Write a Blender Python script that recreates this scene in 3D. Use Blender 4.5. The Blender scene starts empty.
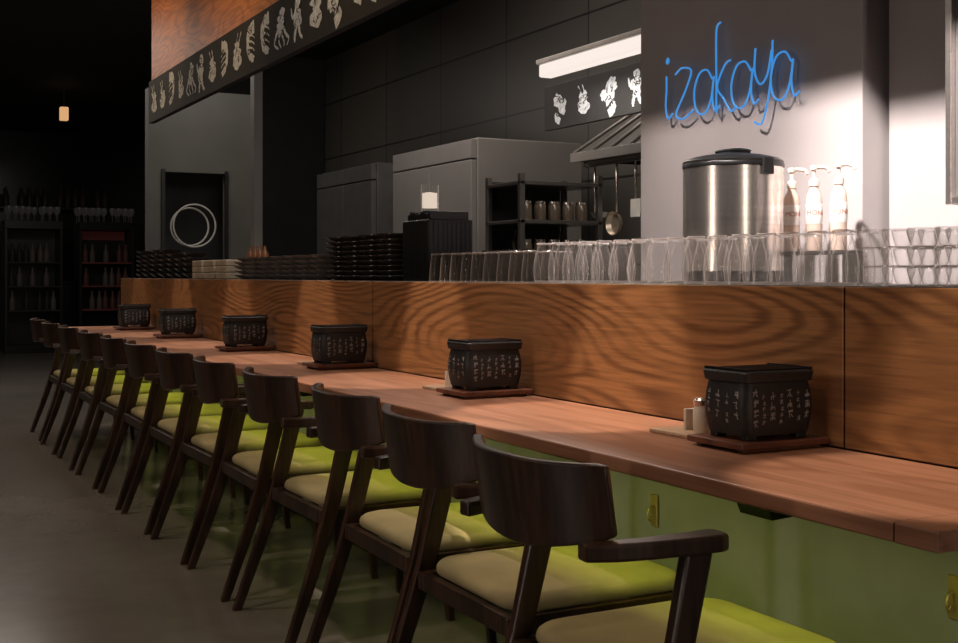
import bpy, bmesh, math, random
from mathutils import Vector, Matrix
random.seed(7)
S=bpy.context.scene
COL=S.collection
H=1.13
# ---------------------------------------------------------------- materials
def newmat(name):
    m=bpy.data.materials.new(name); m.use_nodes=True
    nt=m.node_tree; b=nt.nodes["Principled BSDF"]
    return m,nt,b
def mat(name,col,rough=.5,metal=0,var=.15,scale=8,bump=0,emit=None,es=0,spec=.5,mscale=(1,1,1)):
    m,nt,b=newmat(name); N=nt.nodes; L=nt.links
    tc=N.new("ShaderNodeTexCoord"); mp=N.new("ShaderNodeMapping"); mp.inputs["Scale"].default_value=mscale
    nz=N.new("ShaderNodeTexNoise"); nz.inputs["Scale"].default_value=scale; nz.inputs["Detail"].default_value=4
    cr=N.new("ShaderNodeValToRGB")
    cr.color_ramp.elements[0].position=.3; cr.color_ramp.elements[1].position=.7
    cr.color_ramp.elements[0].color=[c*(1-var) for c in col]+[1]
    cr.color_ramp.elements[1].color=[min(1,c*(1+var)) for c in col]+[1]
    L.new(tc.outputs["Object"],mp.inputs[0]); L.new(mp.outputs[0],nz.inputs["Vector"]); L.new(nz.outputs["Fac"],cr.inputs[0])
    L.new(cr.outputs[0],b.inputs["Base Color"])
    b.inputs["Roughness"].default_value=rough; b.inputs["Metallic"].default_value=metal
    b.inputs["Specular IOR Level"].default_value=spec
    if bump:
        bp=N.new("ShaderNodeBump"); bp.inputs["Strength"].default_value=bump; bp.inputs["Distance"].default_value=.01
        L.new(nz.outputs["Fac"],bp.inputs["Height"]); L.new(bp.outputs[0],b.inputs["Normal"])
    if emit:
        b.inputs["Emission Color"].default_value=list(emit)+[1]; b.inputs["Emission Strength"].default_value=es
    return m
def wood(name,dark,light,mscale,freq=28,rough=.4,grain=(60,2,60),gs=.35,detail=1.0,wide=.55,jit=3.2,nseed=(0,0,0),nr=.4,fade=0):
    m,nt,b=newmat(name); N=nt.nodes; L=nt.links
    tc=N.new("ShaderNodeTexCoord"); mp=N.new("ShaderNodeMapping"); mp.inputs["Scale"].default_value=mscale; mp.inputs["Location"].default_value=nseed
    nz=N.new("ShaderNodeTexNoise"); nz.inputs["Scale"].default_value=1; nz.inputs["Detail"].default_value=detail; nz.inputs["Roughness"].default_value=nr
    L.new(tc.outputs["Object"],mp.inputs[0]); L.new(mp.outputs[0],nz.inputs["Vector"])
    mp3=N.new("ShaderNodeMapping"); mp3.inputs["Scale"].default_value=[g*.5 for g in grain]
    n3=N.new("ShaderNodeTexNoise"); n3.inputs["Scale"].default_value=1; n3.inputs["Detail"].default_value=3
    L.new(tc.outputs["Object"],mp3.inputs[0]); L.new(mp3.outputs[0],n3.inputs["Vector"])
    mu=N.new("ShaderNodeMath"); mu.operation="MULTIPLY_ADD"; mu.inputs[1].default_value=freq*2
    L.new(nz.outputs["Fac"],mu.inputs[0])
    mj=N.new("ShaderNodeMath"); mj.operation="MULTIPLY"; mj.inputs[1].default_value=jit; L.new(n3.outputs["Fac"],mj.inputs[0]); L.new(mj.outputs[0],mu.inputs[2])
    sn=N.new("ShaderNodeMath"); sn.operation="SINE"; L.new(mu.outputs[0],sn.inputs[0])
    ma=N.new("ShaderNodeMath"); ma.operation="MULTIPLY_ADD"; ma.inputs[1].default_value=.5; ma.inputs[2].default_value=.5
    L.new(sn.outputs[0],ma.inputs[0])
    cr=N.new("ShaderNodeValToRGB"); e=cr.color_ramp.elements
    e[0].position=.0; e[0].color=list(dark)+[1]; e[1].position=wide; e[1].color=list(light)+[1]
    L.new(ma.outputs[0],cr.inputs[0])
    ring=cr.outputs[0]
    if fade:
        mp4=N.new("ShaderNodeMapping"); mp4.inputs["Scale"].default_value=(1,1.6,5); L.new(tc.outputs["Object"],mp4.inputs[0])
        n4=N.new("ShaderNodeTexNoise"); n4.inputs["Scale"].default_value=1; n4.inputs["Detail"].default_value=2; L.new(mp4.outputs[0],n4.inputs["Vector"])
        mr=N.new("ShaderNodeMapRange"); mr.inputs[1].default_value=.38; mr.inputs[2].default_value=.62; mr.inputs[3].default_value=0; mr.inputs[4].default_value=fade; L.new(n4.outputs["Fac"],mr.inputs[0])
        mf=N.new("ShaderNodeMix"); mf.data_type="RGBA"; L.new(mr.outputs[0],mf.inputs[0]); L.new(ring,mf.inputs[6]); mf.inputs[7].default_value=[.25*a+.75*c for a,c in zip(dark,light)]+[1]
        ring=mf.outputs[2]
    mp2=N.new("ShaderNodeMapping"); mp2.inputs["Scale"].default_value=grain
    L.new(tc.outputs["Object"],mp2.inputs[0])
    n2=N.new("ShaderNodeTexNoise"); n2.inputs["Scale"].default_value=1; n2.inputs["Detail"].default_value=4
    L.new(mp2.outputs[0],n2.inputs["Vector"])
    c2=N.new("ShaderNodeValToRGB"); c2.color_ramp.elements[0].position=.35; c2.color_ramp.elements[1].position=.62
    c2.color_ramp.elements[0].color=(1-gs,1-gs,1-gs,1); c2.color_ramp.elements[1].color=(1,1,1,1)
    L.new(n2.outputs["Fac"],c2.inputs[0])
    mx=N.new("ShaderNodeMix"); mx.data_type="RGBA"; mx.blend_type="MULTIPLY"; mx.inputs["Factor"].default_value=1
    L.new(ring,mx.inputs[6]); L.new(c2.outputs[0],mx.inputs[7])
    L.new(mx.outputs[2],b.inputs["Base Color"]); b.inputs["Roughness"].default_value=rough
    bp=N.new("ShaderNodeBump"); bp.inputs["Strength"].default_value=.12; bp.inputs["Distance"].default_value=.003
    L.new(n2.outputs["Fac"],bp.inputs["Height"]); L.new(bp.outputs[0],b.inputs["Normal"])
    return m
def glassmat(name,tint=(1,1,1),sheen=.006,edge=1.0,sheen_col=(1,.93,.89),base=.035,power=2.3,dm=.62,zr=None,rim=.4):
    m,nt,b=newmat(name); N=nt.nodes; L=nt.links
    N.remove(b); out=N["Material Output"]
    tr=N.new("ShaderNodeBsdfTransparent"); tr.inputs[0].default_value=list(tint)+[1]
    gl=N.new("ShaderNodeBsdfGlossy"); gl.inputs["Roughness"].default_value=.07; gl.inputs[0].default_value=(1,1,1,1)
    df=N.new("ShaderNodeBsdfDiffuse"); df.inputs[0].default_value=list(sheen_col)+[1]  # pale diffuse painted in for bright highlights on the glass
    lw=N.new("ShaderNodeLayerWeight"); lw.inputs[0].default_value=.35
    pw=N.new("ShaderNodeMath"); pw.operation="POWER"; pw.inputs[1].default_value=power; L.new(lw.outputs["Facing"],pw.inputs[0])
    ml=N.new("ShaderNodeMath"); ml.operation="MULTIPLY_ADD"; ml.inputs[1].default_value=edge; ml.inputs[2].default_value=base; ml.use_clamp=True
    L.new(pw.outputs[0],ml.inputs[0])
    fac=ml.outputs[0]
    if zr:   # foot and rim painted whiter to suggest bright glints
        tc=N.new("ShaderNodeTexCoord"); sp=N.new("ShaderNodeSeparateXYZ"); L.new(tc.outputs["Object"],sp.inputs[0])
        g1=N.new("ShaderNodeMath"); g1.operation="GREATER_THAN"; g1.inputs[1].default_value=zr[1]; L.new(sp.outputs["Z"],g1.inputs[0])
        g2=N.new("ShaderNodeMath"); g2.operation="LESS_THAN"; g2.inputs[1].default_value=zr[0]; L.new(sp.outputs["Z"],g2.inputs[0])
        ad=N.new("ShaderNodeMath"); ad.operation="MAXIMUM"; L.new(g1.outputs[0],ad.inputs[0]); L.new(g2.outputs[0],ad.inputs[1])
        a2=N.new("ShaderNodeMath"); a2.operation="MULTIPLY_ADD"; a2.inputs[1].default_value=rim; a2.use_clamp=True; L.new(ad.outputs[0],a2.inputs[0]); L.new(fac,a2.inputs[2]); fac=a2.outputs[0]
    m1=N.new("ShaderNodeMixShader"); L.new(fac,m1.inputs[0]); L.new(tr.outputs[0],m1.inputs[1]); 
    m2=N.new("ShaderNodeMixShader"); m2.inputs[0].default_value=dm; L.new(gl.outputs[0],m2.inputs[1]); L.new(df.outputs[0],m2.inputs[2])
    L.new(m2.outputs[0],m1.inputs[2])
    m3=N.new("ShaderNodeMixShader")
    nz=N.new("ShaderNodeTexNoise"); nz.inputs["Scale"].default_value=25
    nm=N.new("ShaderNodeMath"); nm.operation="MULTIPLY"; nm.inputs[1].default_value=sheen*2; L.new(nz.outputs["Fac"],nm.inputs[0])
    L.new(nm.outputs[0],m3.inputs[0]); L.new(m1.outputs[0],m3.inputs[1]); L.new(df.outputs[0],m3.inputs[2])
    L.new(m3.outputs[0],out.inputs["Surface"])
    return m
def emis(name,col,s):
    return mat(name,(0.02,.02,.02),.5,emit=col,es=s)

M_panel=wood("oak_plywood_panel",(.185,.080,.033),(.345,.160,.064),(1,.62,3.0),82,.36,(50,5,130),.30,.8,.7,2.4,(0,2.3,1.1),.32,.75)
M_table=wood("red_brown_tabletop",(.31,.14,.08),(.40,.19,.115),(5,.7,4),22,.34,(90,3,90),.22)
M_fascia=wood("orange_wood_fascia",(.52,.16,.022),(.68,.23,.035),(1,.9,3),50,.5,(60,4,60))
M_walnut=wood("dark_walnut",(.034,.017,.011),(.070,.034,.020),(6,6,2),10,.34,(80,80,6),.4)
M_trayw=wood("dark_red_wood",(.11,.038,.022),(.18,.065,.035),(5,8,8),10,.4,(90,6,90),.3)
M_seat=mat("olive_beige_fabric",(.45,.37,.19),.85,var=.16,scale=6,bump=.2)
m,nt,b=newmat("polished_concrete"); N=nt.nodes; L=nt.links
tc=N.new("ShaderNodeTexCoord"); n1=N.new("ShaderNodeTexNoise"); n1.inputs["Scale"].default_value=.9; n1.inputs["Detail"].default_value=4
n2=N.new("ShaderNodeTexNoise"); n2.inputs["Scale"].default_value=9; n2.inputs["Detail"].default_value=8
L.new(tc.outputs["Object"],n1.inputs["Vector"]); L.new(tc.outputs["Object"],n2.inputs["Vector"])
ad=N.new("ShaderNodeMath"); ad.operation="MULTIPLY_ADD"; ad.inputs[1].default_value=.45; L.new(n2.outputs["Fac"],ad.inputs[0])
m5=N.new("ShaderNodeMath"); m5.operation="MULTIPLY"; m5.inputs[1].default_value=.6; L.new(n1.outputs["Fac"],m5.inputs[0]); L.new(m5.outputs[0],ad.inputs[2])
cr=N.new("ShaderNodeValToRGB"); e=cr.color_ramp.elements; e[0].position=.3; e[0].color=(.145,.130,.115,1); e[1].position=.75; e[1].color=(.20,.18,.16,1)
L.new(ad.outputs[0],cr.inputs[0]); L.new(cr.outputs[0],b.inputs["Base Color"])
c3=N.new("ShaderNodeValToRGB"); c3.color_ramp.elements[0].color=(.16,.16,.16,1); c3.color_ramp.elements[1].color=(.27,.27,.27,1)
L.new(n1.outputs["Fac"],c3.inputs[0]); L.new(c3.outputs[0],b.inputs["Roughness"])
M_floor=m
M_ceil=mat("black_ceiling",(.012,.012,.013),.8)
M_darkwall=mat("dark_wall",(.02,.02,.022),.7)
M_darkgloss=mat("dark_glossy_wall",(.02,.02,.02),.2)
M_grey=mat("grey_plaster",(.17,.16,.15),.7,scale=3,var=.1)
M_greyend=mat("grey_end_wall",(.13,.128,.115),.6,scale=3,var=.1)
M_tan=mat("mushroom_plaster",(.38,.345,.34),.65,scale=2.5,var=.06)
M_board=mat("charcoal_paint",(.10,.092,.092),.6,scale=2,var=.1)
M_under=mat("pale_plaster",(.29,.28,.31),.75,scale=5,var=.14,bump=.25)
M_ctop=mat("dark_worktop",(.03,.026,.024),.35)
M_steel=mat("brushed_steel",(.80,.73,.68),.24,.93,var=.10,scale=3,mscale=(1,1,60))
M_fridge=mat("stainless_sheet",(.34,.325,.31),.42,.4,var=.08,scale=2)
M_hood=mat("dull_hood_steel",(.20,.185,.17),.3,.8,var=.15,scale=2)
M_black=mat("black_plastic",(.012,.012,.012),.35)
M_mblack=mat("matte_black_metal",(.004,.004,.004),1,spec=0)
M_iron=mat("matte_black_ceramic",(.016,.0155,.016),.5,bump=.2,scale=60)
M_bowl=mat("black_lacquer",(.05,.042,.038),.22)
M_grbowl=mat("grey_ceramic",(.20,.175,.16),.35)
M_beigebox=mat("beige_box",(.36,.29,.21),.6)
M_white=mat("off_white_ink",(.6,.58,.54),.7)
M_ink=mat("faded_white_ink",(.30,.295,.28),.8)
M_cream=mat("cream_plastic",(.84,.72,.62),.4)
M_syrup=mat("pale_peach_syrup",(.78,.60,.50),.12)
M_label=mat("white_label",(.88,.82,.77),.5)
M_labtxt=mat("red_orange_print",(.50,.10,.04),.5)
M_brass=mat("brass",(.55,.42,.18),.45,.8)
M_glass=glassmat("clear_glass",zr=(.006,.1215))
M_glassh=glassmat("clear_highball_glass",zr=(.014,.124),rim=.2)
M_glassw=glassmat("thick_clear_glass",base=.06,sheen=.02,power=2.0,dm=.45,zr=(.003,.0385),rim=.25)
M_glassk=glassmat("smoky_glass",(.6,.57,.55),.008,.85,(.8,.7,.63),.035,zr=(.003,.099),rim=.3)
m,nt,b=newmat("dark_wall_tiles"); N=nt.nodes; L=nt.links
tc=N.new("ShaderNodeTexCoord")
sx=N.new("ShaderNodeSeparateXYZ"); cx_=N.new("ShaderNodeCombineXYZ"); L.new(tc.outputs["Object"],sx.inputs[0]); L.new(sx.outputs["Y"],cx_.inputs["X"]); L.new(sx.outputs["Z"],cx_.inputs["Y"])
br=N.new("ShaderNodeTexBrick"); br.offset=0; br.inputs["Scale"].default_value=1; br.inputs["Brick Width"].default_value=1.2; br.inputs["Row Height"].default_value=.6
br.inputs["Mortar Size"].default_value=.008; br.inputs["Color1"].default_value=(.085,.08,.07,1); br.inputs["Color2"].default_value=(.07,.065,.058,1); br.inputs["Mortar"].default_value=(.015,.015,.015,1)
L.new(cx_.outputs[0],br.inputs["Vector"]); L.new(br.outputs["Color"],b.inputs["Base Color"]); b.inputs["Roughness"].default_value=.35
M_tile=m
M_band=mat("black_banner_cloth",(.028,.027,.027),.75)
M_draw=mat("white_print",(.72,.76,.82),.7,var=.25,scale=40)

# ---------------------------------------------------------------- geometry helpers
def mesh_obj(name,verts,faces,m,smooth=False,bevel=0,parent=None,seg=2,recalc=True):
    me=bpy.data.meshes.new(name); me.from_pydata([tuple(v) for v in verts],[],faces); me.update()
    if recalc:
        bm=bmesh.new(); bm.from_mesh(me); bmesh.ops.remove_doubles(bm,verts=bm.verts,dist=1e-6); bmesh.ops.recalc_face_normals(bm,faces=bm.faces); bm.to_mesh(me); bm.free()
    me.materials.append(m)
    if smooth:
        for p in me.polygons: p.use_smooth=True
    o=bpy.data.objects.new(name,me); COL.objects.link(o)
    if parent: o.parent=parent
    if bevel:
        md=o.modifiers.new("bevel","BEVEL"); md.width=bevel; md.segments=seg; md.limit_method="ANGLE"
    return o
BF=[(0,1,3,2),(4,6,7,5),(0,4,5,1),(2,3,7,6),(0,2,6,4),(1,5,7,3)]
def bv(x0,x1,y0,y1,z0,z1):
    return [(x,y,z) for x in (x0,x1) for y in (y0,y1) for z in (z0,z1)]
def boxes(name,lst,m,bevel=0,parent=None):
    V=[];F=[]
    for b in lst:
        n=len(V); V+=bv(*b); F+=[tuple(i+n for i in f) for f in BF]
    me=bpy.data.meshes.new(name); me.from_pydata(V,[],F); me.update()
    bm=bmesh.new(); bm.from_mesh(me); bmesh.ops.recalc_face_normals(bm,faces=bm.faces); bm.to_mesh(me); bm.free()
    me.materials.append(m); o=bpy.data.objects.new(name,me); COL.objects.link(o)
    if parent: o.parent=parent
    if bevel:
        md=o.modifiers.new("bevel","BEVEL"); md.width=bevel; md.segments=2; md.limit_method="ANGLE"
    return o
def box(name,x0,x1,y0,y1,z0,z1,m,bevel=0,parent=None): return boxes(name,[(x0,x1,y0,y1,z0,z1)],m,bevel,parent)
def lathe(name,prof,m,seg=24,parent=None,loc=(0,0,0),smooth=True):
    V=[];F=[]
    for r,z in prof:
        for i in range(seg):
            a=2*math.pi*i/seg; V.append((r*math.cos(a)+loc[0],r*math.sin(a)+loc[1],z+loc[2]))
    for j in range(len(prof)-1):
        for i in range(seg):
            k=(i+1)%seg; F.append((j*seg+i,j*seg+k,(j+1)*seg+k,(j+1)*seg+i))
    me=bpy.data.meshes.new(name); me.from_pydata(V,[],F); me.update()
    bm=bmesh.new(); bm.from_mesh(me); bmesh.ops.remove_doubles(bm,verts=bm.verts,dist=1e-5); bmesh.ops.recalc_face_normals(bm,faces=bm.faces); bm.to_mesh(me); bm.free()
    me.materials.append(m)
    if smooth:
        for p in me.polygons: p.use_smooth=True
        try: me.set_sharp_from_angle(angle=math.radians(40))
        except Exception: pass
    o=bpy.data.objects.new(name,me); COL.objects.link(o)
    if parent: o.parent=parent
    return o
def catmull(P,n=6):
    P=[Vector(p) for p in P]
    if len(P)<3: return P
    out=[]
    Q=[P[0]*2-P[1]]+P+[P[-1]*2-P[-2]]
    for i in range(1,len(Q)-2):
        a,b,c,d=Q[i-1:i+3]
        for k in range(n):
            t=k/n; out.append(.5*((2*b)+(c-a)*t+(2*a-5*b+4*c-d)*t*t+(3*b-a-3*c+d)*t**3))
    out.append(P[-1]); return out
def tube(name,pts,r,m,seg=8,parent=None,closed=False):
    pts=[Vector(p) for p in pts]; n=len(pts); V=[];F=[]
    up=None
    for i,p in enumerate(pts):
        if closed: t=(pts[(i+1)%n]-pts[i-1])
        else: t=(pts[min(i+1,n-1)]-pts[max(i-1,0)])
        t.normalize()
        if up is None:
            up=t.orthogonal().normalized()
        up=(up-t*up.dot(t)).normalized(); s=t.cross(up)
        rr=r[i] if isinstance(r,(list,tuple)) else r
        for k in range(seg):
            a=2*math.pi*k/seg; V.append(p+up*(rr*math.cos(a))+s*(rr*math.sin(a)))
    for i in range(n if closed else n-1):
        j=(i+1)%n
        for k in range(seg):
            l=(k+1)%seg; F.append((i*seg+k,i*seg+l,j*seg+l,j*seg+k))
    if not closed:
        F.append(tuple(range(seg))[::-1]); F.append(tuple((n-1)*seg+k for k in range(seg)))
    return mesh_obj(name,V,F,m,True,parent=parent,recalc=False)
def empty(name,loc=(0,0,0)):
    o=bpy.data.objects.new(name,None); o.empty_display_size=.1; o.location=loc; COL.objects.link(o); return o
def tag(o,label,cat,group=None):
    o["label"]=label; o["category"]=cat
    if group: o["group"]=group
    return o
def struct(o,label=None):
    o["kind"]="structure"
    if label: o["label"]=label; 
    return o
def dup(o,loc=None,rz=None,parent=None):
    c=o.copy(); COL.objects.link(c)
    if parent: c.parent=parent
    if loc is not None: c.location=loc
    if rz is not None: c.rotation_euler=(0,0,rz)
    for ch in list(o.children): dup(ch,parent=c)
    return c
def kid(o,par):
    o.parent=par; o.location=-par.location; return o
def rring(a,b,r,n=5):
    out=[]
    for cx,cy,a0 in ((a-r,b-r,0),(-a+r,b-r,90),(-a+r,-b+r,180),(a-r,-b+r,270)):
        for i in range(n+1):
            t=math.radians(a0+90*i/n); out.append((cx+r*math.cos(t),cy+r*math.sin(t)))
    return out
def loft(name,levels,m,parent=None,smooth=True,n=5,off=(0,0)):
    V=[];F=[];k=4*(n+1)
    for z,a,b_,r in levels:
        for x,y in rring(a,b_,r,n): V.append((x+off[0],y+off[1],z))
    for j in range(len(levels)-1):
        for i in range(k):
            l=(i+1)%k; F.append((j*k+i,j*k+l,(j+1)*k+l,(j+1)*k+i))
    F.append(tuple(range(k))[::-1]); F.append(tuple((len(levels)-1)*k+i for i in range(k)))
    o=mesh_obj(name,V,F,m,smooth,parent=parent,recalc=True)
    if smooth:
        try: o.data.set_sharp_from_angle(angle=math.radians(35))
        except Exception: pass
    return o

# ---------------------------------------------------------------- room
struct(box("floor",-4,5.2,-3,21,-.1,0,M_floor),"polished grey concrete floor")
struct(box("ceiling",-4,5.2,-3,21,3.5,3.6,M_ceil),"black painted ceiling")
struct(box("wall_left",-4.1,-4,-3,21,0,3.5,M_darkwall),"dark side wall")
struct(box("wall_rear",-4,5.2,-3.1,-3,0,3.5,M_darkwall),"dark rear wall")
struct(box("wall_far",-4,5.2,21,21.1,0,3.5,M_darkgloss),"dark far wall")
struct(box("wall_kitchen",4.7,4.8,-3,20.9,0,3.5,M_tile),"large dark kitchen wall tiles")
struct(boxes("wall_end",[(2.33,2.45,10.5,10.62,0,2.75),(3.02,3.25,10.5,10.62,0,2.75),(2.45,3.02,10.5,10.62,2.03,2.75)],M_greyend),"grey plaster end wall with a dark doorway")
struct(box("wall_passage",2.5,3.15,10.9,11.0,0,2.75,M_darkwall),"dark passage wall behind the doorway")
struct(box("wall_kitchen_end",3.32,4.69,12.5,12.6,0,3.5,M_darkwall),"dark wall at the end of the kitchen")
struct(box("trim_1",2.44,2.47,10.47,10.5,0,2.05,M_black),"dark door frame")
struct(box("trim_2",3.0,3.03,10.47,10.5,0,2.05,M_black),"dark door frame")
struct(box("wall_pillar",2.93,3.0,9.4,9.5,0,3.5,M_grey),"thin grey pillar")
struct(box("wall_sign",2.7,2.82,2.64,3.77,0,3.5,M_tan),"mushroom plaster wall pier carrying the sign")
struct(box("wall_side",2.79,2.9,-1.0,2.62,0,3.5,M_tan),"mushroom plaster side wall")
# ---------------------------------------------------------------- fascia and banner
def drawings(x,y0,y1,zc,h,n,par,seed,uw=1.35):
    rnd=random.Random(seed)
    for k in range(n):
        V=[];F=[]
        def blob(cu,cv,ru,rv,rot,xx,irr=.3):
            kk=26; n0=len(V); ph=[rnd.uniform(0,6.28) for _ in range(4)]
            for i in range(kk):
                a=2*math.pi*i/kk; q=1+irr*(.4*math.sin(2*a+ph[0])+.5*math.sin(3*a+ph[1])+.4*math.sin(5*a+ph[2])+.3*math.sin(8*a+ph[3]))
                u=ru*q*math.cos(a)*1.1; v=rv*q*math.sin(a)
                V.append((xx,cu+(u*math.cos(rot)-v*math.sin(rot))*uw,cv+u*math.sin(rot)+v*math.cos(rot)))
            F.append(tuple(range(n0,n0+kk)))
        def stroke(pts,w0,w1,VV,FF,xx):
            P=catmull([(0,a,b) for a,b in pts],5); n0=len(VV)
            for i,p in enumerate(P):
                t=(P[min(i+1,len(P)-1)]-P[max(i-1,0)]).normalized(); nrm=Vector((0,-t.z,t.y)); w=(w0+(w1-w0)*i/(len(P)-1))*rnd.uniform(.75,1.2)
                VV.append((xx,)+tuple((p+nrm*w/2)[1:])); VV.append((xx,)+tuple((p-nrm*w/2)[1:]))
            for i in range(len(P)-1): FF.append((n0+2*i,n0+2*i+1,n0+2*i+3,n0+2*i+2))
        cy=y0+(y1-y0)*(k+.5)/n; kind=(k*3+rnd.randint(0,2))%5; s=h*rnd.uniform(.88,1.05); f=rnd.choice((-1,1))
        U=lambda a: cy+a*s*f*uw
        Z=lambda b: zc+b*s
        if kind==0:
            blob(U(.02),Z(.22),.15*s,.2*s,.2,x); blob(U(-.06),Z(-.02),.13*s,.14*s,.2,x-.0001)
            for j in range(4):
                a=-.24+.15*j; stroke([(U(a*.4),Z(.05)),(U(a*1.1),Z(-.16)),(U(a*1.5+.06),Z(-.3)),(U(a*.9+.1),Z(-.42))],.1*s,.05*s,V,F,x-.0002*j)
        elif kind==1:
            blob(U(0),Z(.06),.15*s,.32*s,.45*f,x)
            stroke([(U(-.1),Z(-.2)),(U(-.14),Z(-.32)),(U(.02),Z(-.44))],.14*s,.22*s,V,F,x-.0002)
            blob(U(.17),Z(.02),.09*s,.13*s,.4,x-.0003); blob(U(-.16),Z(.14),.07*s,.1*s,.4,x-.0004)
        elif kind==2:
            stroke([(U(.18),Z(.38)),(U(-.08),Z(.32)),(U(-.16),Z(.05)),(U(-.06),Z(-.22)),(U(.16),Z(-.34))],.26*s,.14*s,V,F,x)
            for j in range(4): stroke([(U(-.1),Z(.25-.14*j)),(U(.08),Z(.2-.14*j)),(U(.2),Z(.12-.14*j))],.06*s,.03*s,V,F,x-.0002)
        elif kind==3:
            blob(U(0),Z(.34),.1*s,.11*s,0,x,.15); blob(U(.02),Z(.04),.15*s,.26*s,.1*f,x-.0001)
            stroke([(U(.08),Z(.16)),(U(.22),Z(.08)),(U(.28),Z(.28))],.1*s,.06*s,V,F,x-.0002)
            stroke([(U(-.05),Z(-.16)),(U(-.1),Z(-.32)),(U(-.2),Z(-.42))],.13*s,.08*s,V,F,x-.0003)
            stroke([(U(.07),Z(-.16)),(U(.12),Z(-.32)),(U(.12),Z(-.44))],.13*s,.08*s,V,F,x-.0004)
        else:
            blob(U(0),Z(-.18),.21*s,.19*s,0,x,.15); blob(U(0),Z(.08),.17*s,.14*s,.2,x-.0002,.4)
            stroke([(U(.02),Z(.05)),(U(.12),Z(.25)),(U(.22),Z(.42))],.05*s,.045*s,V,F,x-.0003)
            stroke([(U(-.04),Z(.05)),(U(-.02),Z(.25)),(U(.05),Z(.43))],.05*s,.045*s,V,F,x-.0004)
        nw=len(F)
        for j in range(8):
            a=rnd.uniform(-.14,.14); b_=rnd.uniform(-.3,.3)
            stroke([(U(a),Z(b_)),(U(a+rnd.uniform(-.1,.1)),Z(b_+rnd.uniform(.04,.1))),(U(a+rnd.uniform(-.12,.12)),Z(b_+rnd.uniform(.08,.14)))],.04*s,.015*s,V,F,x-.0012)
        o=mesh_obj("drawing",V,F,M_draw,parent=par,recalc=False); o.data.materials.append(M_band)
        for i,p in enumerate(o.data.polygons):
            if i>=nw: p.material_index=1
fas=box("wood_fascia",2.1,2.2,-1.5,9.35,2.6155,3.4995,M_fascia,.004); tag(fas,"orange oak fascia hanging above the bar","wood fascia")
ban=empty("banner",(2.1,4,2.295)); tag(ban,"long black banner with white food drawings above the bar","banner")
box("cloth",2.08,2.12,-1.5,9.35,2.295,2.615,M_band,.002,ban)
drawings(2.0785,3.9,9.3,2.455,.27,20,ban,5,1.4)
for c in ban.children: c.location=-ban.location
ban2=empty("banner",(3.46,5.0,1.94)); tag(ban2,"short black banner with white food drawings under a tube light","banner")
box("cloth",3.45,3.475,4.2,5.73,1.93,2.175,M_band,.002,ban2)
drawings(3.4485,4.25,5.69,2.052,.22,6,ban2,9,1.25)
box("hanging_rod",3.458,3.466,4.4,4.408,2.1755,3.499,M_black,0,ban2)
box("hanging_rod",3.458,3.466,4.7,4.708,2.1755,3.499,M_black,0,ban2)
for c in ban2.children: c.location=-ban2.location

# ---------------------------------------------------------------- bar counter
bar=empty("bar_counter",(2.27,5,0)); tag(bar,"long oak-faced bar counter with dark worktop and pale lower wall","bar counter")
seams=[-.70,1.94,4.58,7.22,9.66]
for i in range(4):
    kid(box("wood_panel",1.93,1.952,seams[i]+.0022+.001*i,seams[i+1]-.0022-.001*i,.752,1.104,M_panel,.002),bar)
kid(box("worktop",1.953,2.6,-.7,9.66,1.07,1.106,M_ctop,.003),bar)
kid(box("body",1.955,2.56,-.7,9.65,.0,1.069,M_darkwall),bar)
kid(box("lower_wall",1.90,1.9545,-.7,9.65,.0,.713,M_under),bar)
kid(box("kickboard",1.888,1.8995,-.7,9.65,.0,.07,M_darkwall,.002),bar)
for y in (1.617,2.585,3.55,4.52,5.49):
    e=empty("bag_hook",(1.898,y,.465)); tag(e,"small brass bag hook plate on the olive lower wall","hook","brass bag hooks under the table")
    boxes("plate",[(-.006,0,-.014,.014,0,.085)],M_brass,.002,e)
    tube("hook",catmull([(-.006,0,.055),(-.018,0,.05),(-.025,0,.032),(-.02,0,.018),(-.014,0,.028)],4),.003,M_brass,8,e)
tb=empty("bar_table",(1.68,5,0)); tag(tb,"long red-brown wooden bar table on black brackets","table")
kid(box("tabletop",1.43,1.9285,1.335,9.2,.717,.75,M_table,.004),tb)
kid(box("tabletop_end",1.43,1.9285,1.25,1.3335,.717,.75,M_table,.003),tb)
for y in (1.72,3.0,4.3,5.6,6.9,8.2,9.0):
    kid(mesh_obj("bracket",[(1.51,y,.7165),(1.66,y,.7165),(1.64,y,.678),(1.53,y,.672),(1.51,y+.09,.7165),(1.66,y+.09,.7165),(1.64,y+.09,.678),(1.53,y+.09,.672)],
      [(0,1,2,3),(4,5,6,7),(0,1,5,4),(1,2,6,5),(2,3,7,6),(3,0,4,7)],M_mblack),tb)
kid(box("light_strip",1.485,1.50,1.4,9.1,.7125,.7168,mat("lime_led",(.1,.1,.02),.5,emit=(.75,1,.06),es=.8)),tb)

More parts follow.
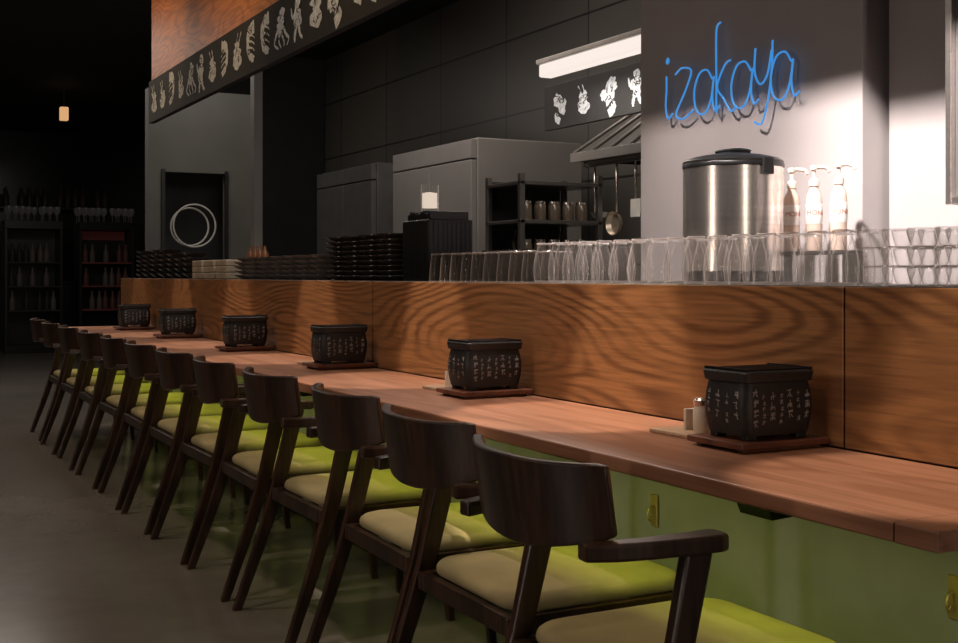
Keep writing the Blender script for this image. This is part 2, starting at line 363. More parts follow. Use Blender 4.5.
# ---------------------------------------------------------------- chairs
def build_chair(loc):
    R=empty("dining_chair",loc); O=.23
    V=[];F=[]; ns=30; nz_=6; th=.020
    def bp_(s,t,side):
        y=.228*s
        top=.818+.006*abs(s)**3; bot=.662+.040*s*s
        k=max(0,(abs(s)-.975)/.025); cut=.004*(1-math.sqrt(max(0,1-k*k)))
        top-=cut; bot+=cut*.5
        z=bot+(top-bot)*t
        x=-.070*(1-abs(s)**2.4)-.03*(z-.69)/.14*.7+.006
        dx=.070*2.4*abs(s)**1.4*(1 if s>0 else -1)/.228; l=math.hypot(1,dx)
        if side: x+=th/l; y-=th*dx/l
        return (x-O,y,z)
    for side in (0,1):
        for i in range(ns+1):
            for j in range(nz_+1): V.append(bp_(-1+2*i/ns,j/nz_,side))
    W=nz_+1; Nn=(ns+1)*W
    for side in (0,1):
        for i in range(ns):
            for j in range(nz_):
                a=side*Nn+i*W+j; F.append((a,a+W,a+W+1,a+1))
    for i in range(ns):
        F.append((i*W,(i+1)*W,Nn+(i+1)*W,Nn+i*W)); F.append((i*W+nz_,(i+1)*W+nz_,Nn+(i+1)*W+nz_,Nn+i*W+nz_))
    for j in range(nz_):
        F.append((j,j+1,Nn+j+1,Nn+j)); a=ns*W+j; F.append((a,a+1,Nn+a+1,Nn+a))
    o=mesh_obj("backrest",V,F,M_walnut,True,.004,R)
    o.data.set_sharp_from_angle(angle=math.radians(40))
    for sg in (-1,1):
        out=[(-.045,.190),(0,.205),(.06,.213),(.15,.213),(.205,.209),(.216,.218),(.219,.24),(.213,.262),(.195,.268),(.13,.264),(.06,.257),(0,.245),(-.05,.222)]
        n=len(out); V=[(x-O,y*sg,.667) for x,y in out]+[(x-O,y*sg,.697) for x,y in out]
        F=[tuple(range(n)),tuple(range(n,2*n))]+[(i,(i+1)%n,n+(i+1)%n,n+i) for i in range(n)]
        mesh_obj("armrest",V,F,M_walnut,False,.006,R)
        pts=[(-.045,0,.030,.255),(.032,.21,.039,.249),(.100,.42,.047,.244),(.160,.6675,.055,.240)]
        V=[]
        for x,z,w,y in pts:
            for dy in (-.013,.013):
                for dx in (-w/2,w/2): V.append((x+dx-O,(y+dy)*sg,z))
        F=[(0,1,3,2),(12,13,15,14)]
        for k in range(3):
            a=k*4
            for p,q in ((0,1),(1,3),(3,2),(2,0)): F.append((a+p,a+q,a+4+q,a+4+p))
        mesh_obj("leg",V,F,M_walnut,False,.005,R)
        pts=[(.535,0,.024),(.515,.2,.030),(.495,.41,.036)]
        V=[]
        for x,z,w in pts:
            for dy in (-w/2,w/2):
                for dx in (-w/2,w/2): V.append((x+dx-O,.195*sg+dy,z))
        F=[(0,1,3,2),(8,9,11,10)]
        for k in range(2):
            a=k*4
            for p,q in ((0,1),(1,3),(3,2),(2,0)): F.append((a+p,a+q,a+4+q,a+4+p))
        mesh_obj("leg",V,F,M_walnut,False,.004,R)
    boxes("seat_frame",[(.07-O,.52-O,-.230,-.206,.366,.408),(.07-O,.52-O,.206,.230,.366,.408),(.07-O,.095-O,-.206,.206,.366,.408),(.495-O,.52-O,-.206,.206,.366,.408)],M_walnut,.003,R)
    lv=[]
    for z,s in ((.409,.965),(.412,.985),(.419,1.0),(.428,1.0),(.436,.985),(.442,.955),(.447,.89),(.450,.75),(.4515,.5),(.452,.25)):
        lv.append((z,.235*s,.218*s,.07*s))
    loft("seat",lv,M_seat,R,True,6,off=(.325-O,0))
    return R
chairs=[(1.10,1.607),(1.165,2.19),(1.21,2.79),(1.22,3.47),(1.22,4.10),(1.22,4.70),(1.22,5.32),(1.22,5.93),(1.22,6.57),(1.22,7.27),(1.22,7.95),(1.24,8.65)]
ch=None
for i,(x,y) in enumerate(chairs):
    loc=(x+.23,y+.235,0)
    if ch is None: ch=build_chair(loc); c=ch
    else: c=dup(ch,loc,random.uniform(-.03,.03))
    tag(c,"dark walnut armchair with curved back and olive-beige seat","chair","dining chairs along the bar table")

# ---------------------------------------------------------------- tabletop grills
def prof(z):
    t=max(0,min(1,z/.108)); return .89+.12*math.sin(math.pi*min(1,(.1+t*.78)))
def build_grill(loc):
    R=empty("tabletop_grill",loc); a,b_=.100,.075; zs=1.07
    lv=[]
    for i in range(13):
        z=.010+.106*i/12; s=prof(z-.010); lv.append((z*zs,a*s,b_*s,.024))
    loft("body",lv,M_iron,R)
    for sx in (-1,1):
        for sy in (-1,1): boxes("foot",[(sx*.07-.015,sx*.07+.015,sy*.05-.012,sy*.05+.012,0,.0108)],M_iron,.002,R)
    loft("rim",[(.1165*zs,.096,.072,.018),(.1185*zs,.099,.075,.018),(.136*zs,.101,.077,.016),(.139*zs,.098,.074,.014)],M_iron,R)
    g=[(-.092,.092,-.072+.0138*k-.002,-.072+.0138*k+.002,.1488,.153) for k in range(1,10)]+[(-.094,-.088,-.070,.070,.1488,.155),(.088,.094,-.070,.070,.1488,.155)]
    boxes("grate",g,M_black,0,R)
    V=[];F=[]
    rnd=random.Random(3)
    def quad(face,u0,v0,u1,v1,w):
        du,dv=u1-u0,v1-v0; l=math.hypot(du,dv) or 1; nu,nv=-dv/l*w/2,du/l*w/2
        n=len(V)
        for (u,v) in ((u0+nu,v0+nv),(u1+nu,v1+nv),(u1-nu,v1-nv),(u0-nu,v0-nv)):
            s=prof(v-.010)
            if face==0: V.append((u,-b_*s-.0012,v*zs))
            else: V.append((-a*s-.0012,u,v*zs))
        F.append((n,n+1,n+2,n+3))
    def glyph(face,cu,cv,h):
        for k in range(rnd.randint(1,3)):
            v=cv+h*(rnd.random()-.5)*.8; quad(face,cu-h*.4,v,cu+h*.4,v+h*.1,h*.12)
        u=cu+h*(rnd.random()-.5)*.4; quad(face,u,cv+h*.5,u,cv-h*.45,h*.13)
        if rnd.random()<.7: quad(face,cu-h*.05,cv,cu-h*.42,cv-h*.45,h*.11)
        if rnd.random()<.7: quad(face,cu+h*.05,cv,cu+h*.42,cv-h*.42,h*.11)
    for face,half in ((0,.072),(1,.046)):
        n=7 if face==0 else 4
        for c in range(n):
            u=-half+2*half*c/(n-1); big=c%2==0
            h=.016 if big else .010; v=.100-rnd.uniform(0,.012)
            while v>.032:
                if rnd.random()<.92: glyph(face,u+rnd.uniform(-.002,.002),v,h)
                v-=h*1.3
    mesh_obj("lettering",V,F,M_ink,parent=R,recalc=False)
    return R
def build_tray(loc):
    R=box("serving_board",-.125,.125,-.095,.095,.008,.022,M_trayw,.003)
    bm=bmesh.new(); bm.from_mesh(R.data)
    V=bv(-.11,.11,-.08,-.06,0,.008)+bv(-.11,.11,.06,.08,0,.008)
    for n in (0,8):
        vs=[bm.verts.new(v) for v in V[n:n+8]]
        for f in BF: bm.faces.new([vs[i] for i in f])
    bmesh.ops.recalc_face_normals(bm,faces=bm.faces); bm.to_mesh(R.data); bm.free()
    R.location=loc; return R
g0=None
for i,y in enumerate((2.07,3.34,4.60,5.90,7.28,8.50)):
    x=1.80 if i==0 else 1.79
    if g0 is None:
        t0=build_tray((x,y,.7502)); t=t0; g0=build_grill((x,y,.7725)); g=g0
        c0=box("wooden_coaster",-.07,.07,-.09,.09,0,.01,mat("pale_wood",(.50,.34,.22),.5,mscale=(1,8,1)),.003); c=c0
        s0=empty("salt_shaker"); 
        lathe("jar",[(0,0),(.017,0),(.019,.003),(.019,.055),(.016,.062)],mat("white_salt",(.75,.66,.56),.4),16,s0)
        lathe("cap",[(.0165,.062),(.018,.064),(.018,.076),(.012,.082),(0,.083)],M_steel,16,s0); s=s0
        p0=box("card",-.022,.022,-.005,.005,0,.05,mat("white_card",(.7,.6,.5),.6),.002); p=p0
    else:
        t=dup(t0,(x,y,.7502)); g=dup(g0,(x,y,.7725)); c=dup(c0); s=dup(s0); p=dup(p0)
    c.location=(x-.005,y+.215,.7502); s.location=(x-.02,y+.175,.7603); p.location=(x-.0,y+.235,.7603)
    tag(t,"dark red wooden serving board on the bar table","serving board","serving boards under the grills")
    tag(g,"square black ceramic tabletop grill with white brush lettering","tabletop grill","black grills on the bar table")
    tag(c,"pale wooden coaster board beside a black grill","coaster","coasters on the bar table")
    tag(s,"small white salt shaker with metal cap on a coaster","salt shaker","salt shakers on the bar table")
    tag(p,"small white card standing on a coaster","card","cards on the bar table")

# ---------------------------------------------------------------- glassware
Z0=1.1063
ga=lathe("drinking_glass",[(0,.126),(.022,.126),(.0245,.1235),(.020,.118),(.0215,.110),(.027,.092),(.0325,.065),(.0345,.040),(.0325,.014),(.0315,.006),(.0295,0)],M_glass,28)
gb=lathe("drinking_glass",[(0,.104),(.022,.1045),(.0245,.101),(.0235,.095),(.0265,.075),(.0305,.04),(.0325,.003),(.0325,.0)],M_glassk,28)
protos={0:ga,1:gb}; used=set()
for r_,x in enumerate((1.998,2.082,2.168)):
    y=2.01+.030*r_
    while y<(4.16 if r_<2 else 4.1):
        pi=0 if y<3.35 else 1
        g=protos[pi]
        if pi in used: g=dup(g)
        used.add(pi)
        g.location=(x+random.uniform(-.004,.004),y,Z0)
        if pi==0: tag(g,"clear curved glass turned upside down on the bar counter","glass","clear glasses on the bar counter")
        else: tag(g,"smoky tumbler turned upside down on the bar counter","glass","smoky tumblers on the bar counter")
        y+=.084+random.uniform(0,.007)+(.02 if r_==2 else 0)
tu=lathe("tumbler",[(0,.003),(.020,.003),(.023,.0),(.028,.010),(.0335,.030),(.0345,.038),(.0335,.0405)],M_glassw,24); first=True
for lay in range(3):
    for r_ in range(3):
        for k in range(6):
            y=1.925-.072*k-(.03 if r_==1 else 0)
            g=tu if first else dup(tu); first=False
            g.location=(1.998+.078*r_+random.uniform(-.003,.003),y+random.uniform(-.0006,.0006),Z0+.0411*lay)
            tag(g,"small clear tumbler in three stacked tiers on the counter","glass","stacked tumblers on the bar counter")
dc=lathe("cup",[(0,0),(.026,0),(.03,.004),(.036,.06),(.038,.12),(.036,.12),(.034,.06),(.024,.008),(0,.008)],M_bowl,18); first=True
for k in range(10):
    for r_ in range(2):
        c=dc if first else dup(dc); first=False
        c.location=(2.262+.085*r_,3.40+.085*k,Z0); tag(c,"tall black cup standing behind the glasses","cup","black cups behind the glasses")

# ---------------------------------------------------------------- urn and syrup bottles
U=empty("drink_urn",(2.36,2.825,Z0)); tag(U,"round brushed steel urn with a black lid on the bar counter","urn")
lathe("base",[(0,0),(.144,0),(.149,.005),(.149,.03),(.144,.034)],M_black,48,U)
lathe("body",[(.14,.034),(.148,.036),(.148,.343),(.144,.346),(.0,.347)],M_steel,64,U)
lathe("rim_band",[(.149,.342),(.151,.344),(.151,.352),(.149,.355),(.14,.355)],M_black,48,U)
lathe("lid",[(.149,.3555),(.149,.361),(.136,.370),(.10,.379),(.055,.386),(.046,.389),(0,.390)],M_black,48,U)
loft("lid_knob",[(.388,.035,.05,.02),(.395,.038,.052,.02),(.400,.03,.045,.02)],M_black,U)
boxes("latch",[(-.02,.02,-.160,-.150,.315,.365)],M_black,.004,U)
def text_mesh(body,size,m):
    cu=bpy.data.curves.new("t","FONT"); cu.body=body; cu.size=size; cu.align_x="CENTER"; cu.align_y="CENTER"
    to=bpy.data.objects.new("t",cu); COL.objects.link(to)
    dg=bpy.context.evaluated_depsgraph_get(); me=bpy.data.meshes.new_from_object(to.evaluated_get(dg))
    bpy.data.objects.remove(to); me.materials.clear(); me.materials.append(m); return me
rs=boxes("riser_shelf",[(2.52,2.59,2.53,2.83,Z0+.083,Z0+.095),(2.52,2.59,2.53,2.542,Z0,Z0+.083),(2.52,2.59,2.818,2.83,Z0,Z0+.083)],M_ctop,.002); tag(rs,"low dark riser shelf behind the urn on the counter","shelf")
def build_bottle():
    R=empty("syrup_bottle"); k=.8
    def P(l): return [(r*k,z*k) for r,z in l]
    lathe("bottle",P([(0,0),(.027,0),(.030,.004),(.030,.195),(.027,.21),(.016,.23),(.0145,.245),(.0145,.252),(0,.252)]),M_syrup,24,R)
    lathe("label",P([(.0305,.10),(.0308,.101),(.0308,.175),(.0305,.176)]),M_label,24,R)
    me=text_mesh("MONIN",.021,M_labtxt)
    for v in me.vertices:
        x,y=v.co.x,v.co.y; a=(x+.014)/.0250
        v.co=Vector((.0253*math.sin(a),-.0253*math.cos(a),.112+y))
    t=bpy.data.objects.new("lettering",me); COL.objects.link(t); t.parent=R
    lathe("pump_cap",P([(.0152,.24),(.019,.241),(.019,.262),(.010,.27),(.007,.272),(.007,.30),(.014,.302),(.016,.316),(0,.32)]),M_cream,20,R)
    tube("pump_spout",[Vector(p)*k for p in catmull([(-.012,0,.311),(.03,-.0,.311),(.05,0,.306),(.057,0,.292)],5)],.006,M_cream,10,R)
    return R
b0=build_bottle()
for i,(x,y) in enumerate(((2.555,2.785),(2.555,2.69),(2.555,2.59))):
    b=b0 if i==0 else dup(b0)
    b.location=(x,y,Z0+.0953); b.rotation_euler=(0,0,math.radians(-42-6*i))
    tag(b,"syrup bottle with white label and cream pump beside the urn","bottle","syrup pump bottles by the urn")

# ---------------------------------------------------------------- holder, candle, bowls
hy=4.40
hd=empty("menu_holder",(2.14,hy,Z0)); tag(hd,"tall black ribbed menu holder on the bar counter","holder")
boxes("body",[(-.1,.1,-.12,.12,0,.245)],M_black,.004,hd)
boxes("slats",[(-.103,-.1,-.115+.02*k,-.105+.02*k,.01,.24) for k in range(12)]+[(-.095+.02*k,-.085+.02*k,-.123,-.12,.01,.24) for k in range(10)],M_black,.001,hd)
for k in range(11):
    h=random.choice((.012,.018,.024,.02))
    b=boxes("menu_folder",[(-.085,.085,-.006,.006,0,h+.012)],M_black,.001); b.location=(2.14,hy-.105+.0205*k,Z0+.2455)
    tag(b,"thin black menu folder on top of the holder","menu","black menu folders")
cj=empty("candle_jar",(2.45,5.12,Z0)); tag(cj,"white candle glowing in a tall clear glass jar","candle")
lathe("candle",[(0,.34),(.036,.34),(.036,.41),(0,.415)],emis("warm_candle_wax",(1,.82,.66),.75),20,cj)
lathe("jar",[(0,.0),(.05,.0),(.05,.01),(.012,.03),(.012,.29),(.042,.33),(.043,.45)],glassmat("jar_glass"),24,cj)
def stack(x,y,n,proto,dz,label,cat,grp,first):
    for k in range(n):
        o=proto if (first and k==0) else dup(proto)
        o.location=(x+random.uniform(-.002,.002),y+random.uniform(-.002,.002),Z0+dz*k); o.rotation_euler=(0,0,random.uniform(0,6))
        tag(o,label,cat,grp)
bA=lathe("plate",[(0,.0),(.05,.0),(.052,.003),(.085,.014),(.09,.018),(.09,.021),(.086,.0212),(.05,.0075),(0,.0065)],M_bowl,28)
f=True
for x,y in ((2.08,4.66),(2.08,4.86),(2.08,5.06),(2.28,4.7),(2.28,4.95),(2.08,5.26)):
    stack(x,y,9,bA,.0222,"black lacquer plate in a tall stack on the bar counter","plate","stacked black plates",f); f=False
bB=lathe("bowl",[(0,.0),(.03,.0),(.032,.003),(.066,.016),(.076,.0238),(.073,.024),(.03,.0075),(0,.0065)],M_grbowl,28)
f=True
for x,y in ((2.06,5.48),(2.06,5.68),(2.06,5.88),(2.06,6.09),(2.06,6.31),(2.06,6.52),(2.06,6.74)):
    stack(x,y,5,bB,.0246,"small dark grey bowl with pale rim in a stack","bowl","stacked small bowls",f); f=False
bx=box("lunch_box",-.09,.09,-.11,.11,0,.038,M_beigebox,.006); f=True
for y in (7.05,7.32,7.6):
    for k in range(3):
        o=bx if f else dup(bx); f=False
        o.location=(2.08,y,Z0+.0385*k); tag(o,"flat beige lacquered box stacked on the bar counter","box","stacked beige boxes")
f=True
bC=lathe("bowl",[(0,.0),(.04,.0),(.042,.004),(.08,.022),(.088,.034),(.085,.0342),(.04,.0085),(0,.0075)],M_bowl,28)
for y in (7.95,8.17,8.4,8.65,8.9,9.15,9.4):
    stack(2.08,y,random.choice((4,5,6)),bC,.0348,"dark bowl in a stack at the end of the bar counter","bowl","stacked dark bowls",f); f=False

# ---------------------------------------------------------------- neon sign
ns_=empty("neon_sign",(2.672,3.58,1.70)); tag(ns_,"blue neon script sign reading izakaya on the grey wall","neon sign")
M_neon=mat("blue_neon_tube",(.02,.08,.2),.3,emit=(.045,.27,.68),es=.9)
A=[(22,32),(15,41),(5,38),(-1,22),(2,5),(12,1),(20,13),(24,34),(22,16),(25,3),(31,6)]
strokes=[
 [(2,42),(2,28),(1,12),(4,1),(10,5)],[(2,56),(4,59),(5,56),(3,54),(2,56)],
 [(14,42),(23,47),(35,43),(28,26),(15,4),(25,-1),(38,6)],
 [(x+40,y) for x,y in A],
 [(72,82),(67,74),(67,28),(67,0)],[(84,46),(77,42),(68,24),(76,12),(85,0),(91,4)],
 [(x+86,y+1) for x,y in A],
 [(113,52),(112,32),(118,20),(126,27),(131,48)],[(132,56),(131,32),(127,6),(120,-14),(111,-12)],
 [(x*.95+131,y+3) for x,y in A]]
for s in strokes:
    pts=catmull([(0,-u*.00438,v*.0038-u*.00014) for u,v in s],7)
    tube("letter",pts,.0034,M_neon,8,ns_)

# ---------------------------------------------------------------- kitchen
def fridge(x0,x1,y0,y1,label,mm):
    R=empty("fridge",((x0+x1)/2,(y0+y1)/2,0)); tag(R,label,"fridge")
    def k(o): return kid(o,R)
    k(box("body",x0+.02,x1,y0,y1,.08,2.0,mm,.006))
    ym=(y0+y1)/2
    for a,b in ((y0+.01,ym-.004),(ym+.004,y1-.01)):
        k(box("door",x0-.02,x0+.0195,a,b,.12,1.86,mm,.005))
    for a in (ym-.06,ym+.04):
        k(boxes("handle",[(x0-.06,x0-.045,a,a+.02,.9,1.4),(x0-.045,x0-.0205,a,a+.02,.92,.94),(x0-.045,x0-.0205,a,a+.02,1.36,1.38)],M_steel,.003))
    k(box("control_panel",x0-.02,x0+.0195,y0+.01,y1-.01,1.87,1.99,mm,.003))
    k(box("plinth",x0+.05,x1-.05,y0+.05,y1-.05,0,.08,M_black))
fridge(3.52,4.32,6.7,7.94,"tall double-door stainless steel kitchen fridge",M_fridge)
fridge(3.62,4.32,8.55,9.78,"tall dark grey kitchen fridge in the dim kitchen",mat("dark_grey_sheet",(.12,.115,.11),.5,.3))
rx=.20
rk=empty("shelf_rack",(3.33+rx,5.8,0)); tag(rk,"open steel kitchen rack holding jars and bottles","shelf")
for x in (3.02+rx,3.52+rx):
    for y in (5.6,5.97): kid(box("post",x,x+.03,y,y+.03,0,1.68,M_hood,.002),rk)
for z in (1.64,1.43,1.22,.9,.4):
    kid(box("shelf",3.02+rx,3.55+rx,5.6,6.0,z-.02,z,M_hood,.003),rk)
kid(box("back_panel",3.05+rx,3.52+rx,6.001,6.01,.4,1.66,M_darkwall),rk)
jar=empty("jar"); lathe("body",[(0,0),(.032,0),(.035,.004),(.035,.08),(.028,.092)],mat("spice_jar",(.10,.075,.055),.2),16,jar)
lathe("lid",[(.029,.09),(.031,.092),(.031,.105),(0,.106)],M_steel,16,jar)
f=True
for z in (1.4302,1.2202):
    for k in range(5):
        o=jar if f else dup(jar); f=False
        o.location=(3.10+rx+.09*k,5.68,z); tag(o,"small jar of seasoning on the steel rack","jar","seasoning jars on the rack")
bt=lathe("bottle",[(0,0),(.03,0),(.032,.004),(.032,.1),(.012,.13),(.011,.16),(0,.161)],mat("dark_bottle_glass",(.03,.02,.01),.15),16); f=True
for k in range(4):
    o=bt if f else dup(bt); f=False
    o.location=(3.14+rx+.095*k,5.86,1.2202); tag(o,"dark sauce bottle on the steel rack","bottle","sauce bottles on the rack")
hx0,hx1,hy0,hy1=3.80,4.65,4.6,6.0
hd2=empty("range_hood",((hx0+hx1)/2,(hy0+hy1)/2,1.8)); tag(hd2,"dark steel range hood with angled ribs over the cooking line","range hood")
V=[(hx0,hy0,1.80),(hx1,hy0,1.80),(hx1,hy1,1.80),(hx0,hy1,1.80),(hx0,hy0,1.84),(hx1,hy0,1.84),(hx1,hy1,1.84),(hx0,hy1,1.84),(4.15,4.75,2.2),(hx1,4.75,2.2),(hx1,5.5,2.2),(4.15,5.5,2.2)]
kid(mesh_obj("canopy",V,[(0,1,5,4),(1,2,6,5),(2,3,7,6),(3,0,4,7),(4,5,9,8),(5,6,10,9),(6,7,11,10),(7,4,8,11),(8,9,10,11)],M_hood),hd2)
for k in range(8):
    a=k/7; yb=hy0+.03+(hy1-hy0-.06)*a; yt=4.77+(5.48-4.77)*a
    kid(tube("rib",[(hx0-.004,yb,1.845),(4.147,yt,2.203)],.010,M_fridge,6),hd2)
kid(box("lip",hx0-.012,hx0-.0005,hy0,hy1,1.79,1.845,M_fridge,.003),hd2)
kid(box("duct",4.25,4.65,4.8,5.2,2.201,3.49,M_hood,.003),hd2)
kid(box("rail",3.85,3.87,4.7,5.95,1.76,1.7995,M_steel),hd2)
pn=empty("ladle",(3.85,5.78,1.455)); tag(pn,"steel ladle hanging from the hood rail","ladle")
lathe("bowl",[(0,0),(.04,.008),(.055,.035),(.055,.036),(.038,.012),(0,.004)],M_white,20,pn)
tube("handle",[(0,.05,.035),(0,.05,.303)],.006,M_steel,8,pn)
for y,z in ((5.3,1.455),(5.12,1.44)):
    q=dup(pn,(3.85,y,z)); q["group"]="hanging ladles"
pn["group"]="hanging ladles"
fp=empty("frying_pan",(3.845,5.60,1.42)); tag(fp,"small round pale metal pan hanging below the hood","pan")
o=lathe("pan",[(0,0),(.055,0),(.068,.03),(.066,.03),(.053,.004),(0,.004)],mat("pale_warm_metal",(.7,.6,.48),.35,.7),28,fp); o.data.transform(Matrix.Rotation(math.radians(-90),4,"Y"))
tube("handle",[(0,.0,.062),(0,.0,.338)],.007,M_steel,8,fp)
sp=empty("spatula",(3.86,5.44,1.45)); tag(sp,"flat steel spatula hanging from the hood rail","spatula")
boxes("blade",[(-.003,.003,-.045,.045,0,.1)],M_white,.002,sp); tube("handle",[(0,0,.1),(0,0,.308)],.006,M_steel,8,sp)
pc=empty("prep_counter",(4.2,5.3,0)); tag(pc,"steel kitchen prep counter","counter")
kid(box("worktop",3.88,4.65,3.9,6.5,.86,.9,M_fridge,.003),pc); kid(box("cabinet",3.92,4.65,3.92,6.48,.0,.859,M_fridge,.003),pc)
pot=lathe("stock_pot",[(0,0),(.15,0),(.155,.01),(.155,.28),(.16,.285),(.15,.285),(.15,.02),(0,.02)],M_steel,32); pot.location=(4.2,5.6,.901); tag(pot,"large steel stock pot on the prep counter","pot")
tl=empty("tube_light",(3.2,4.60,2.165)); tag(tl,"long white fluorescent tube light","ceiling light")
boxes("housing",[(-.05,.05,-.72,.72,.045,.07)],M_white,.004,tl)
boxes("diffuser",[(-.04,.04,-.71,.71,-.02,.0445)],emis("warm_white_tube",(1,.88,.80),.95),.01,tl)
boxes("rod",[(-.005,.005,-.5,-.49,.0705,1.334)],M_black,0,tl)
boxes("rod",[(-.005,.005,-.3,-.29,.0705,1.334)],M_black,0,tl)
for i,(x,z,r) in enumerate(((2.655,1.55,.165),(2.69,1.56,.185))):
    o=tube("wire_ring",[(r*math.cos(a),0,r*math.sin(a)) for a in [2*math.pi*k/40 for k in range(40)]],.008,M_white,8,closed=True)
    o.location=(x+.02,10.44-.03*i,z); tag(o,"pale coiled hose ring hanging in the doorway","hose","coiled hose rings")
sh=box("service_shelf",2.75,3.25,8.7,9.3,0,1.2,M_grey,.004); tag(sh,"grey service cabinet behind the bar","cabinet")
bo2=lathe("sauce_bottle",[(0,0),(.03,0),(.032,.005),(.03,.09),(.012,.12),(.01,.15),(0,.15)],mat("amber_plastic",(.25,.09,.03),.3),16); f=True
for k in range(4):
    o=bo2 if f else dup(bo2); f=False
    o.location=(2.82,8.78+.12*k,1.2003); tag(o,"small amber sauce bottle on the service cabinet","bottle","sauce bottles behind the bar")

# ---------------------------------------------------------------- wall cabinet
wc=empty("wall_cabinet",(2.70,1.8,1.318)); tag(wc,"dark glass wall cabinet with a thin metal frame","cabinet")
boxes("body",[(-.08,.0895,-.45,.45,0,1.2)],M_board,.004,wc)
boxes("door_frame",[(-.098,-.0805,-.45,-.43,0,1.2),(-.098,-.0805,.43,.45,0,1.2),(-.098,-.0805,-.43,.43,0,.02),(-.098,-.0805,-.43,.43,1.18,1.2)],M_steel,.002,wc)

# ---------------------------------------------------------------- far back bar
M_red=mat("red_lit_interior",(.08,.018,.014),.5,emit=(.5,.11,.09),es=.018)  # weak emission stands in for the red light inside
M_dim=mat("dim_interior",(.02,.018,.016),.6,emit=(.3,.22,.16),es=.002)  # slight emission stands in for light inside the fridge
bottle_m=[mat("far_bottle_red",(.03,.014,.012),.5,emit=(.6,.2,.16),es=.010),mat("far_bottle_tan",(.03,.024,.021),.5,emit=(.6,.42,.34),es=.010),mat("far_bottle_green",(.012,.012,.011),.6,emit=(.3,.28,.25),es=.003)]  # bottles glow slightly in place of light falling on them
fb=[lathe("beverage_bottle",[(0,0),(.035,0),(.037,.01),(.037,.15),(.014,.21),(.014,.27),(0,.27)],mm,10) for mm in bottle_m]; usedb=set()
def cooler(x,label,mi,fill,top):
    R=empty("display_fridge",(x,18.4,0)); tag(R,label,"fridge")
    boxes("case",[(-.4,.4,0,.5,0,.1),(-.4,.4,0,.5,top-.12,top),(-.4,-.36,0,.5,.1,top-.12),(.36,.4,0,.5,.1,top-.12),(-.36,.36,.46,.5,.1,top-.12)],M_black,.005,R)
    for z in (.6,.95,1.3): box("shelf",-.36,.36,.02,.46,z,z+.02,mi,0,R)
    boxes("light_panel",[(-.34,.34,.44,.459,top-.26,top-.13)],mi,0,R)
    for z in (.6,.95,1.3):
        for k in range(7):
            if random.random()<.2: continue
            q=random.choice(fill); o=fb[q] if q not in usedb else dup(fb[q]); usedb.add(q)
            o.location=(x-.29+.096*k+random.uniform(-.008,.008),18.5,z+.0205); tag(o,"bottle on a lit shelf of the display fridge","bottle","bottles in the display fridges")
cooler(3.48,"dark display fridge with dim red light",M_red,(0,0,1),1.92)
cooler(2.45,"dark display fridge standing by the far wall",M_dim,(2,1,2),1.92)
for q in range(3):
    if q not in usedb: bpy.data.objects.remove(fb[q])
wg=lathe("wine_glass",[(.035,0),(.004,.006),(.004,.09),(.03,.12),(.042,.16),(.036,.21)],mat("dim_glass",(.06,.055,.055),.2,emit=(.45,.38,.36),es=.022),14); f=True  # faint emission painted in for light catching the glasses
for xx in [2.12+.095*k for k in range(8)]+[3.10+.095*k for k in range(9)]:
    for yy in (18.5,18.62,18.74):
        if random.random()<.15: continue
        o=wg if f else dup(wg); f=False
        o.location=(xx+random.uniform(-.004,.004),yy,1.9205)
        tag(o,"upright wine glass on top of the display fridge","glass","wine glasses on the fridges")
lb=lathe("liquor_bottle",[(0,0),(.045,0),(.048,.01),(.048,.2),(.016,.27),(.016,.34),(0,.34)],mat("dim_liquor_bottle",(.015,.013,.012),.4,emit=(.35,.2,.15),es=.004),12); f=True  # faint glow put into the bottles in place of lamp light
bsh=box("bottle_shelf",2.0,4.0,20.6,20.98,2.2,2.23,M_black,.003); tag(bsh,"dark wall shelf with liquor bottles","shelf")
for k in range(16):
    if k%5==3: continue
    o=lb if f else dup(lb); f=False
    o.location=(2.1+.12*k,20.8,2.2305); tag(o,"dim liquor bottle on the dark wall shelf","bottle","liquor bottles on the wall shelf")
sc=empty("back_counter",(1.6,19.6,0)); tag(sc,"low dark service counter by the far wall","counter")
boxes("body",[(-3,3,-.3,.3,0,1.0)],M_black,.004,sc); boxes("top",[(-3.02,3.02,-.32,.32,1.001,1.04)],M_ctop,.003,sc)
lm=empty("pendant_lamp",(2.49,16.0,3.12)); tag(lm,"small square warm pendant lamp in the dark room","lamp")
boxes("shade",[(-.05,.05,-.05,.05,-.02,.15)],emis("warm_lamp",(1,.55,.25),.7),.01,lm)
boxes("cord",[(-.005,.005,-.005,.005,.1505,.3795)],M_black,0,lm)

# ---------------------------------------------------------------- lights
def look(o,t):
    o.rotation_euler=(Vector(t)-o.location).to_track_quat("-Z","Y").to_euler()
def spot(loc,tgt,e,col,size=60,blend=.6,r=.05):
    l=bpy.data.lights.new("spot","SPOT"); l.energy=e; l.color=col; l.spot_size=math.radians(size); l.spot_blend=blend; l.shadow_soft_size=r
    o=bpy.data.objects.new("spot_light",l); o.location=loc; COL.objects.link(o); look(o,tgt); return o
def area(loc,tgt,e,col,sx,sy,spread=180):
    l=bpy.data.lights.new("area","AREA"); l.shape="RECTANGLE"; l.size=sx; l.size_y=sy; l.energy=e; l.color=col; l.spread=math.radians(spread)
    o=bpy.data.objects.new("area_light",l); o.location=loc; COL.objects.link(o); look(o,tgt); return o
W=(1,.81,.64)
for k,(y,en) in enumerate(((1.55,250),(2.75,350),(4.0,320),(5.25,250),(6.5,200),(7.75,160),(9.0,110))):
    spot((1.15,y,3.3),(1.74,y,.80),en,W,17,.35,.02)
    spot((1.15,y+.6,3.3),(1.80,y+.6,.85),en*.10,W,30,.8,.05)
    spot((.3,y+.5,3.3),(1.25,y+.5,.5),46,(1,.76,.54),60,.8)
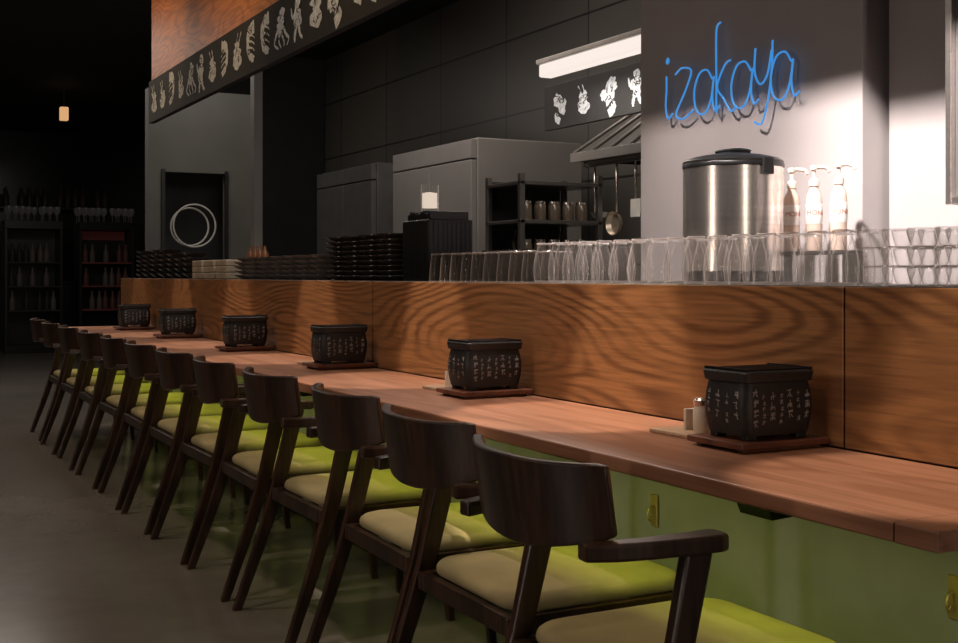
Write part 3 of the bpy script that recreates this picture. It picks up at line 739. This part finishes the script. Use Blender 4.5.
l=area((1.492,5.2,.708),(1.457,5.2,0),5.2,(.84,1,.14),.02,7.8,115)
l.rotation_euler=(0,math.radians(-34),0)
for y in (3,5,7,8.8):
    spot((1.0,y,3.3),(2.1,y+.2,2.9),24,(1,.66,.32),90,.8)
spot((1.05,1.9,3.3),(2.79,2.3,1.45),1250,(1,.90,.86),36,1.0,.07)
spot((1.05,3.1,3.3),(2.7,3.2,1.35),330,(1,.88,.85),40,.9,.07)
spot((1.6,3.0,3.2),(2.3,3.0,1.15),150,(1,.87,.80),64,.9,.03)
area((3.2,4.6,2.13),(3.2,4.6,0),11,(1,.9,.8),.1,1.4)
area((3.0,6.8,3.3),(3.8,6.8,1),30,(1,.92,.85),.8,2)
area((2.7,5.2,3.3),(3.8,5.8,1),9,(1,.92,.85),.6,1)
area((2.75,5.8,3.2),(2.2,5.8,1.1),18,(1,.86,.74),.15,2.6)  # unseen light added for rim highlights on the stacked plates
area((2.7,9.6,3.3),(2.9,10.4,1),8,(1,.98,.9),.6,.6)
area((-3.6,2.5,1.5),(2,2.8,1.4),26,(1,.84,.72),.25,2.2)  # unseen upright light added for fill and vertical glints on the steel
area((1.2,-2.6,1.6),(2.3,2.7,1.3),20,(1,.84,.72),.22,2.2)  # second unseen upright light, added for the same fill and glints
area((-1.5,5,3.4),(-.5,5,0),24,(1,.88,.78),3,8)
area((1.0,12.5,3.4),(1.0,12.5,0),52,(1,.88,.78),1.5,3)

w=bpy.data.worlds.new("world"); S.world=w; w.use_nodes=True
w.node_tree.nodes["Background"].inputs[0].default_value=(.02,.02,.022,1); w.node_tree.nodes["Background"].inputs[1].default_value=1
cd=bpy.data.cameras.new("camera"); cd.sensor_width=36; cd.lens=1200/958*36; cd.shift_y=-46.5/958; cd.clip_end=100
co=bpy.data.objects.new("camera",cd); COL.objects.link(co); co.location=(0,0,H)
co.rotation_euler=(math.radians(90),0,-math.atan2(636,1200)); S.camera=co
S.view_settings.view_transform="Standard"
try: S.cycles.transparent_max_bounces=20
except Exception: pass
